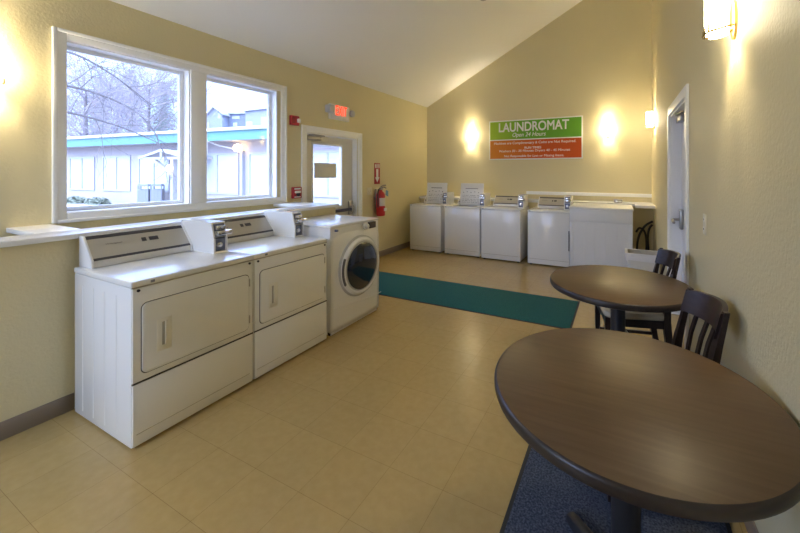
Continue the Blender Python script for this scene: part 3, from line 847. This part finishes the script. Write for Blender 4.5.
# --- alarm, pull station, extinguisher and its sign, switch plate
p = thing('fire_alarm_strobe', 'red fire alarm box with white strobe high beside the door casing', 'fire alarm', (XL, 3.290, 2.125), PI / 2)
b = MB(); b.box((-.068, -.045, 0), (.060, 0, .125), .008); b.obj('housing', M_redplastic, p)
b = MB(); b.box((.015, -.075, .035), (.062, -.04, .090), .012); b.obj('strobe', M_whiteprint, p)
b = MB()
for k in range(5): b.box((-.055, -.0465, .03 + .016 * k), (-.005, -.044, .037 + .016 * k))
b.obj('horn_grille', mat('dark_red_slots', (.16, .01, .012), .5), p, smooth=False)
p = thing('fire_pull_station', 'red fire pull station low beside the door casing, above the ledge', 'fire alarm', (XL, 3.322, 1.167), PI / 2)
b = MB(); b.box((-.070, -.04, 0), (.070, 0, .150), .008); b.obj('housing', M_redplastic, p)
b = MB(); b.box((-.045, -.056, .070), (.045, -.038, .100), .005); b.obj('pull_bar', M_whiteprint, p)
b = MB(); b.lathe([(0, 0), (.028, 0), (.028, .012), (0, .014)], 20, Matrix.Translation((.005, -.04, .055)) @ Matrix.Rotation(PI / 2, 4, 'X')); b.obj('lock', M_lock, p)
b = MB(); b.box((-.05, -.042, .012), (.05, -.039, .026)); b.box((-.05, -.042, .118), (.05, -.039, .136)); b.obj('label_strip', M_whiteprint, p, smooth=False)

p = thing('extinguisher_sign', 'narrow red and white arrow sign pointing down at the fire extinguisher', 'sign', (XL, 5.066, 1.305), PI / 2)
b = MB(); b.box((-.078, -.006, 0), (.078, 0, .368), .001); b.obj('plate', M_redplastic, p)
b = MB(); b.box((-.062, -.0075, .280), (.062, -.005, .352)); b.box((-.030, -.0075, .115), (.030, -.005, .262))
b.prism([(-.060, .118), (0, .028), (.060, .118)], 1, -.0075, -.005); b.obj('arrow', M_whiteprint, p, smooth=False)
b = MB()
for k in range(3): b.box((-.05 + .01 * (k % 2), -.0085, .290 + .021 * k), (.05 - .01 * (k % 2), -.007, .301 + .021 * k))
b.obj('printed_words', M_redplastic, p, smooth=False)

p = thing('fire_extinguisher', 'red fire extinguisher with white label and blue tag hung on the wall', 'fire extinguisher', (XL, 5.045, .752), PI / 2)
R = Matrix.Translation((0, -.095, 0)); r = .078
b = MB(); b.lathe([(0, .01), (r - .012, 0), (r - .004, .008), (r, .02), (r, .36), (r - .006, .385), (r - .03, .415), (.030, .430), (.028, .45), (0, .452)], 36, R); b.obj('cylinder', M_red, p)
b = MB(); b.lathe([(r + .0008, .175), (r + .0012, .175), (r + .0012, .315), (r + .0008, .315)], 30, R, PI * 1.12, PI * 1.92); b.obj('label_band', mat('pale_label', (.60, .56, .50), .5), p)
b = MB(); b.box((-.01, -.182, .085), (.062, -.170, .135), .002); b.obj('tag_label', M_whiteprint, p)
b = MB(); b.lathe([(.022, .45), (.022, .49), (.012, .50), (0, .50)], 18, R); b.tube([(0, -.095, .49), (.01, -.15, .50), (.02, -.20, .485)], .010); b.tube([(0, -.095, .505), (.01, -.14, .53), (.02, -.195, .535)], .010)
b.lathe([(0, 0), (.018, 0), (.018, .01), (0, .012)], 16, Matrix.Translation((.02, -.115, .472)) @ Matrix.Rotation(PI / 2, 4, 'X'))
b.obj('valve_handle', M_steel, p)
b = MB(); b.tube(arc([(-.02, -.10, .47), (-.075, -.11, .46), (-.100, -.11, .38), (-.098, -.11, .22), (-.094, -.11, .15)], .01), .011); b.obj('hose', M_hose, p)
b = MB(); b.prism([(.045, .36), (.125, .33), (.125, .43), (.055, .45)], 1, -.168, -.165); b.obj('inspection_tag', M_tag, p, smooth=False)
b = MB(); b.box((-.03, -.02, .12), (.03, 0, .47), .003); b.box((-.084, -.03, .30), (.084, -.012, .33), .003); b.obj('wall_bracket', M_steel, p)

p = thing('switch_plate', 'ivory switch plate on the wall between the exit door and the extinguisher', 'switch', (XL, 4.853, 1.125), PI / 2)
b = MB(); b.box((-.06, -.006, 0), (.06, 0, .125), .003); b.obj('plate', M_plate, p)
for x in (-.023, .023):
    b = MB(); b.box((x - .005, -.014, .05), (x + .005, -.005, .075), .002); b.obj('toggle', M_plate, p)
p = thing('socket_plate', 'ivory cover plate on the right wall above the chair backs', 'socket', (XR, 2.735, 1.115), -PI / 2)
b = MB(); b.box((-.040, -.006, 0), (.040, 0, .130), .003); b.obj('plate', M_plate, p)
for z in (.035, .095):
    b = MB(); b.lathe([(0, 0), (.016, 0), (.016, .003), (0, .003)], 18, Matrix.Translation((0, -.005, z)) @ Matrix.Rotation(PI / 2, 4, 'X')); b.obj('outlet_face', M_cream, p)
    b = MB(); b.box((-.007, -.009, z - .006), (-.004, -.0075, z + .006)); b.box((.004, -.009, z - .006), (.007, -.0075, z + .006)); b.obj('slot', M_lock, p, smooth=False)

# --- smoke detector on the sloping ceiling
p = thing('smoke_detector', 'round smoke detector on the sloping ceiling, cut by the top edge', 'smoke detector', (-1.75, 4.80, ceil_z(-1.75)))
p.rotation_euler = (0, -math.atan(SL), 0)
b = MB(); b.lathe([(0, 0), (.075, 0), (.075, -.02), (.065, -.034), (.03, -.045), (0, -.046)], 32); b.obj('cover', mat('grey_detector', (.42, .42, .40), .5), p)

# ================================================================== OUTSIDE
b = MB(); b.box((-130, -30, -.30), (XL - T - .001, 90, -.16)); struct(b.obj('ground_outside', M_conc, smooth=False))
b = MB(); b.box((XL - T - .001, -30, -.30), (30, YR - .2, -.16)); struct(b.obj('ground_rear_bounce', mat('pale_bounce_concrete', (.74, .72, .68), .9, mottle=(2, (.66, .64, .60), 5, .4, .65)), smooth=False))  # pale ground added out of view to bounce daylight onto the ceiling
BX, BY, BR = -28.2576, 9.3101, math.radians(5.7857)
p = thing('neighbouring_building', 'low pale stucco building with teal fascia seen through the windows', 'building', (BX, BY, -.16), BR)
S0, S1 = -14.0, 24.0
z0 = .16                                                    # local z of the room's floor level
b = MB(); b.box((S0, 0, 0), (S1, 9, 3.2 + z0)); b.obj('wall', M_stucco, p, smooth=False)
b = MB(); b.box((S0, -.75, 2.93 + z0), (S1, 0, 2.99 + z0)); b.obj('soffit', M_stucco, p, smooth=False)
b = MB(); b.box((S0, -.80, 2.93 + z0), (S1, -.75, 3.34 + z0)); b.obj('fascia', M_teal, p, smooth=False)
b = MB(); b.box((S0, -.92, 3.34 + z0), (S1, -.74, 3.48 + z0), .02); b.obj('gutter', M_gutter, p)
b = MB(); b.prism([(-.85, 3.42 + z0), (9.3, 3.42 + z0), (9.3, 3.7 + z0), (4, 3.72 + z0), (-.74, 3.47 + z0)], 0, S0, S1); b.obj('roof', M_roof, p, smooth=False)
wins = [(-4.6, -2.1), (-1.34, 1.17), (1.95, 4.44), (5.12, 7.60), (9.55, 12.40), (13.02, 15.45), (16.1, 18.7), (19.4, 22)]
for (a, c) in wins:
    w = MB(); f = .09; za, zb = .47 + z0, 2.42 + z0
    w.box((a, -.05, za), (a + f, .02, zb)); w.box((c - f, -.05, za), (c, .02, zb)); w.box((a + f, -.05, za), (c - f, .02, za + f)); w.box((a + f, -.05, zb - f), (c - f, .02, zb))
    mid = (a + c) / 2; w.box((mid - .05, -.05, za + f), (mid + .05, .02, zb - f))
    wo = w.obj('window', M_oframe, p, smooth=False)
    w = MB(); w.box((a + f, -.012, za + f), (mid - .05, .01, zb - f)); w.box((mid + .05, -.012, za + f), (c - f, .01, zb - f)); w.obj('blind', M_blind, wo, smooth=False)
b = MB(); b.box((11.35, -.86, 2.35 + z0), (11.42, -.79, 3.35 + z0)); b.tube([(11.385, -.82, 2.95 + z0), (11.6, -.4, 2.75 + z0), (12.65, -.05, 2.5 + z0)], .035); b.obj('downpipe', M_gutter, p)
# small gabled porch with a diagonal brace
g0, g1, gy = 7.5, 10.7, -1.35
w = MB(); mid = (g0 + g1) / 2
w.prism([(g0, 2.14 + z0), (g0, 2.22 + z0), (mid, 2.58 + z0), (g1, 2.22 + z0), (g1, 2.14 + z0), (mid, 2.48 + z0)], 1, gy, 0); po = w.obj('porch_roof', M_roof, p, smooth=False)
w = MB(); w.box((g0 + .15, gy + .02, 2.10 + z0), (g1 - .15, gy + .16, 2.22 + z0)); w.box((mid - .07, gy + .02, 2.2 + z0), (mid + .07, gy + .14, 2.5 + z0)); w.obj('tie_beam', M_timber, po, smooth=False)
w = MB(); w.prism([(8.35, 2.12 + z0), (8.62, 2.12 + z0), (9.80, 1.50 + z0), (9.80, 1.30 + z0)], 1, gy + .02, gy + .16); w.obj('brace', M_timber, po, smooth=False)
w = MB(); w.box((9.78, gy, 0), (9.98, gy + .18, 2.12 + z0)); w.obj('post', M_timber, po, smooth=False)
w = MB(); w.lathe([(0, 0), (.10, .03), (.13, .14), (.10, .25), (0, .30)], 14, Matrix.Translation((9.92, gy - .12, 1.55 + z0))); w.obj('wall_lantern', M_globe, p)
w = MB(); w.lathe([(0, 0), (.14, .03), (.19, .17), (.14, .30), (0, .36)], 14, Matrix.Translation((12.68, -.30, 2.45 + z0))); w.obj('wall_lantern', M_globe, p)
w = MB(); w.box((12.62, -.14, 0), (12.76, .0, 2.5 + z0)); w.obj('lamp_post', M_oframe, p, smooth=False)

# twin litter bins on the paving
def litter(label, x, y, rz):
    p = thing('litter_bin', label, 'bin', (x, y, -.16), rz, 'twin litter bins outside')
    b = MB()
    for k in range(8): b.box((-.235 + .0595 * k, -.15, .05), (-.235 + .0595 * k + .052, -.13, .80)); b.box((-.235 + .0595 * k, .13, .05), (-.235 + .0595 * k + .052, .15, .80))
    b.box((-.22, -.129, .02), (.22, .129, .79)); b.obj('slatted_body', M_can, p, smooth=False)
    b = MB(); b.box((-.24, -.15, .81), (.24, .15, .84), .01)
    for x_ in (-.21, .21):
        for y_ in (-.12, .12): b.tube([(x_, y_, .83), (x_, y_, 1.0)], .028)
    b.prism([(-.25, .98), (-.20, 1.08), (.20, 1.08), (.25, .98)], 1, -.15, .15); b.obj('hood', M_can, p, smooth=False)
    return p
litter('slatted grey litter bin outside, the one nearer the porch lamp', -20.72, 9.55, math.radians(40))
litter('slatted grey litter bin outside, farther from the porch lamp', -21.22, 9.22, math.radians(40))

# low shrubs along the building's foot
def leafball(b, c, rx, rz_, n, s):
    for _ in range(n):
        while True:
            q = Vector([random.uniform(-1, 1) for _ in range(3)])
            if q.length < 1: break
        q = Vector((c[0] + q.x * rx, c[1] + q.y * rx, c[2] + abs(q.z) * rz_))
        d1 = Vector([random.gauss(0, 1) for _ in range(3)]).normalized() * s; d2 = d1.orthogonal() * random.uniform(.5, 1)
        b.add([q - d1, q + d2, q + d1, q - d2], [(0, 1, 2, 3)])
random.seed(21)
shr = [(1.6, 'low clipped shrub at the foot of the pale building, under its middle blinds'), (3.4, 'low clipped shrub at the foot of the pale building, towards the porch'), (-.9, 'low clipped shrub at the foot of the pale building, farthest from the porch')]
cs, sn = math.cos(BR), math.sin(BR)
for s, lab in shr:
    b = MB(); wx, wy = BX + cs * s + sn * .95, BY + sn * s - cs * .95
    for k in range(3): leafball(b, (wx + (k - 1) * .45, wy, -.16), .38, .34, 130, .06)
    tag(b.obj('low_shrub', M_shrub, smooth=False, recalc=False), lab, 'shrub', 'shrubs along the neighbouring building')

# trees
def twigs(b, p0, d0, length, rad, depth, spread=.55, sag=-.05, n=4, kids=(3, 5)):
    pts = [p0.copy()]; d = d0.normalized(); p_ = p0.copy(); seg = 5
    for i in range(seg):
        d = (d + Vector([random.gauss(0, .16) for _ in range(3)]) + Vector((0, 0, sag))).normalized()
        p_ = p_ + d * length / seg; pts.append(p_.copy())
    b.tube(pts, [rad * (1 - .75 * i / seg) for i in range(seg + 1)], n if depth > 1 else 3, caps=False)
    if depth <= 0: return
    for _ in range(random.randint(*kids)):
        i = random.randint(1, seg); q = pts[i]
        ax = (pts[i] - pts[i - 1]).normalized()
        side = Vector([random.gauss(0, 1) for _ in range(3)]); side = (side - ax * side.dot(ax)).normalized()
        twigs(b, q, ax * math.cos(spread) + side * math.sin(spread) + Vector((0, 0, .10)), length * random.uniform(.5, .75), rad * .5, depth - 1, spread, sag, n, kids)

# near bare tree whose limbs hang across the first window pane
random.seed(5)
tr = thing('bare_tree', 'bare branching tree just outside, limbs drooping across the left window pane', 'tree', (-13.9, 1.9, -.16))
O = Vector((-13.9, 1.9, -.16))
b = MB(); b.tube([Vector((0, 0, 0)), Vector((.05, .05, 1.2)), Vector((.1, .15, 2.4)), Vector((.1, .3, 3.4))], [.19, .16, .13, .11], 10); b.obj('trunk', M_bark, tr)
limbs = [[(-13.85, 2.15, 3.0), (-13.6, 3.2, 3.25), (-13.4, 4.3, 3.1), (-13.3, 5.2, 2.85), (-13.2, 6.1, 2.45)],
         [(-13.8, 2.2, 3.2), (-13.4, 3.3, 3.75), (-13.1, 4.4, 3.75), (-12.9, 5.4, 3.3), (-12.8, 5.9, 2.6)],
         [(-13.8, 2.2, 3.3), (-13.9, 3.2, 4.3), (-14.0, 4.2, 4.9), (-13.9, 5.2, 4.5), (-13.8, 6.2, 3.7)],
         [(-13.8, 2.2, 3.3), (-14.2, 2.9, 4.5), (-14.4, 3.6, 5.6), (-14.5, 4.3, 6.6)],
         [(-13.8, 2.1, 3.3), (-13.9, 1.4, 4.4), (-14.1, .8, 5.6)]]
b = MB()
for L_ in limbs:
    P_ = [Vector(q) - O for q in arc(L_, 0)]; nP = len(P_)
    b.tube(P_, [.055 * (1 - .78 * i / (nP - 1)) for i in range(nP)], 6, caps=False)
    for i in range(3, nP, 2):
        ax = (P_[i] - P_[i - 1]).normalized(); side = Vector((random.gauss(0, .5), random.gauss(0, .7), random.gauss(.1, 1))).normalized()
        twigs(b, P_[i], ax * .6 + side * .8, random.uniform(.7, 1.5), .014, 2, .6, -.02, 4, (3, 4))
b.obj('branches', M_bark, tr, recalc=False)

def bare_crown(label, x, y, h, seed):
    random.seed(seed)
    tr = thing('leafless_tree', label, 'tree', (x, y, -.16), 0, 'leafless trees behind the building')
    b = MB(); b.tube([(0, 0, 0), (.1, 0, h * .2), (0, .1, h * .45), (.1, .1, h * .75)], [.28, .24, .17, .08], 8, caps=False); b.obj('trunk', M_bark, tr)
    b = MB()
    for k in range(34):
        z = h * random.uniform(.25, .72); a = random.uniform(0, 2 * PI)
        twigs(b, Vector((.05, .05, z)), Vector((math.cos(a), math.sin(a), random.uniform(.35, 1.1))), h * random.uniform(.26, .4), .0062 * h, 3, .6, -.01, 4, (4, 5))
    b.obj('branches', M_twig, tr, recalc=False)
bare_crown('tall leafless tree behind the low building, at the outer end of its roof', -45.0, 14.9, 12.5, 31)
bare_crown('leafless tree behind the low building, above the first closed blinds', -71.8, 27.5, 21.0, 32)
bare_crown('leafless tree behind the low building, beside the evergreens', -52.8, 23.3, 16.0, 33)

def conifer(label, x, y, h, r, seed):
    random.seed(seed)
    tr = thing('evergreen_tree', label, 'tree', (x, y, -.16), 0, 'evergreens behind the building')
    b = MB(); b.tube([(0, 0, 0), (0, 0, h * .5), (0, 0, h)], [.35, .2, .03], 8, caps=False); b.obj('trunk', M_bark, tr)
    b = MB()
    for k in range(260):
        f = (k / 260) ** .8; z = h * (.12 + .86 * f); rr = r * (1 - f) ** .62 * random.uniform(.65, 1.05) + .15
        a = k * 2.39996; dirv = Vector((math.cos(a), math.sin(a), 0)); sd = Vector((-dirv.y, dirv.x, 0))
        m_ = int(9 + 14 * (1 - f))
        for q in range(m_):
            t_ = (q + .5) / m_; c_ = dirv * rr * t_ + Vector((0, 0, z - .35 * rr * t_ * t_ + random.gauss(0, .06)))
            w_ = (.85 * (1 - t_) + .30) * random.uniform(.6, 1.1)
            c_ = c_ + sd * random.uniform(-.3, .3) * (1 - .6 * t_)
            d1 = (dirv * random.uniform(.2, .5) + sd * random.uniform(-.6, .6)) * w_; d2 = Vector((0, 0, -w_ * random.uniform(.3, .7))) + sd * random.uniform(-.2, .2)
            b.add([c_ - d1, c_ + d2 * .3, c_ + d1, c_ + d2], [(0, 1, 2, 3)])
    b.obj('foliage', M_needle, tr, smooth=False, recalc=False)
conifer('tall bluish evergreen behind the low building, tallest of the three', -101.7, 41.8, 26.0, 5.6, 41)
conifer('bluish evergreen behind the low building, nearest to the window mullion', -86.0, 40.6, 21.0, 4.8, 42)
conifer('bluish evergreen standing farthest from the window mullion', -95.2, 33.9, 21.5, 4.8, 43)

# apartment block on the rise behind
p = thing('apartment_block', 'blue grey gabled apartment block rising beyond the teal fascia', 'building', (-63.3, 36.0, -.16), math.atan2(5.18, 10.69))
b = MB(); b.prism([(1.0, 0), (3.9, 0), (3.9, 11.2), (2.6, 12.3), (1.0, 10.6)], 1, -1.5, 6); b.obj('gable_wing', M_apt2, p, smooth=False)
b = MB(); b.box((3.9, 0, 0), (7.2, 6, 11.6)); b.obj('middle_wing', M_apt, p, smooth=False)
b = MB(); b.prism([(7.2, 0), (13.5, 0), (13.5, 12.6), (7.2, 11.9)], 1, -.6, 6); b.obj('end_wing', M_apt2, p, smooth=False)
b = MB(); b.prism([(.6, 10.3), (2.6, 12.4), (4.3, 11.1), (4.3, 11.4), (2.6, 12.75), (.6, 10.6)], 1, -1.9, 6.2); b.prism([(7.0, 11.9), (13.6, 12.6), (13.6, 12.9), (7.0, 12.2)], 1, -1.0, 6.2); b.box((3.9, -.3, 11.6), (7.2, 6.2, 11.85)); b.obj('roof', M_roof, p, smooth=False)
for i, (a, c, za, zb, y) in enumerate([(1.35, 1.8, 8.7, 10.0, -1.55), (3.2, 3.6, 10.6, 11.4, -1.55), (4.6, 5.9, 10.7, 11.2, -.05), (4.8, 5.5, 9.5, 10.1, -.05), (4.2, 6.1, 8.4, 8.9, -.05), (7.4, 8.4, 8.9, 10.2, -.65), (9.8, 13.2, 8.6, 11.0, -.65)]):
    b = MB(); b.box((a, y, za), (c, y + .1, zb)); b.obj('window', M_oframe if i in (0, 2, 6) else M_blind, p, smooth=False)

# ================================================================== LIGHT
w = bpy.data.worlds.new('overcast_sky'); sc.world = w; w.use_nodes = True
nt = w.node_tree; bg = nt.nodes['Background']
tc = nt.nodes.new('ShaderNodeTexCoord'); sp = nt.nodes.new('ShaderNodeSeparateXYZ')
nt.links.new(tc.outputs['Generated'], sp.inputs[0])
rp = nt.nodes.new('ShaderNodeValToRGB')
e = rp.color_ramp.elements
e[0].position = 0.0; e[0].color = (.27, .30, .36, 1)
e[1].position = 1.0; e[1].color = (.78, .90, 1.0, 1)
for pos, col in ((.495, (.27, .30, .36, 1)), (.505, (.27, .31, .40, 1)), (.57, (.30, .36, .49, 1)), (.66, (.46, .57, .80, 1)), (.80, (.76, .88, 1.0, 1))):
    q = e.new(pos); q.color = col
mr = nt.nodes.new('ShaderNodeMapRange'); mr.inputs[1].default_value = -1; mr.inputs[2].default_value = 1
nt.links.new(sp.outputs[2], mr.inputs[0]); nt.links.new(mr.outputs[0], rp.inputs['Fac'])
tm = nt.nodes.new('ShaderNodeMapRange'); tm.inputs[1].default_value = -.9; tm.inputs[2].default_value = .2
nt.links.new(sp.outputs[1], tm.inputs[0])
tint = nt.nodes.new('ShaderNodeMix'); tint.data_type = 'RGBA'
tint.inputs[6].default_value = (1.85, 1.95, 2.2, 1); tint.inputs[7].default_value = (.74, .90, 1.36, 1)  # sky brightened behind the viewer as added fill for the room
nt.links.new(tm.outputs[0], tint.inputs[0])
mul = nt.nodes.new('ShaderNodeMix'); mul.data_type = 'RGBA'; mul.blend_type = 'MULTIPLY'; mul.inputs[0].default_value = 1
nt.links.new(rp.outputs[0], mul.inputs[6]); nt.links.new(tint.outputs[2], mul.inputs[7])
nt.links.new(mul.outputs[2], bg.inputs['Color'])
bg.inputs['Strength'].default_value = 4.0

def portal(name, loc, rot, sx_, sy_):
    l = bpy.data.lights.new(name, 'AREA'); l.shape = 'RECTANGLE'; l.size = sx_; l.size_y = sy_; l.cycles.is_portal = True
    o = bpy.data.objects.new(name, l); C.objects.link(o); o.location = loc; o.rotation_euler = rot
portal('window_portal', (XL - T - .01, 2.1, 1.86), (0, -PI / 2, 0), 1.36, 1.92)
portal('glazed_door_portal', (XL - T - .01, 3.97, 1.45), (0, -PI / 2, 0), .95, .60)
portal('rear_opening_portal', (-2.72, YR - .17, 1.775), (PI / 2, 0, 0), 2.0, 1.9)  # guides sampling through the added opening in the unseen rear wall

# ================================================================== CAMERA
cam = bpy.data.cameras.new('camera'); co = bpy.data.objects.new('camera', cam); C.objects.link(co)
F_ = 353.6
cam.sensor_width = 36; cam.sensor_fit = 'HORIZONTAL'; cam.lens = F_ / 800 * 36
cam.shift_x = (400 - 448.17) / 800; cam.shift_y = -(266.5 - 172.33) / 800
cam.clip_start = .02; cam.clip_end = 400
co.location = (0, 0, 1.51); co.rotation_euler = (PI / 2, 0, math.radians(25.852))
sc.camera = co

vs_ = sc.view_settings; vs_.view_transform = 'Standard'; vs_.look = 'None'; vs_.gamma = 1; vs_.use_curve_mapping = False
vs_.exposure = 0.8
cy = sc.cycles
cy.max_bounces = 10; cy.diffuse_bounces = 6; cy.glossy_bounces = 4; cy.transparent_max_bounces = 12
cy.use_denoising = True; cy.sample_clamp_indirect = 8; cy.caustics_reflective = False; cy.caustics_refractive = False
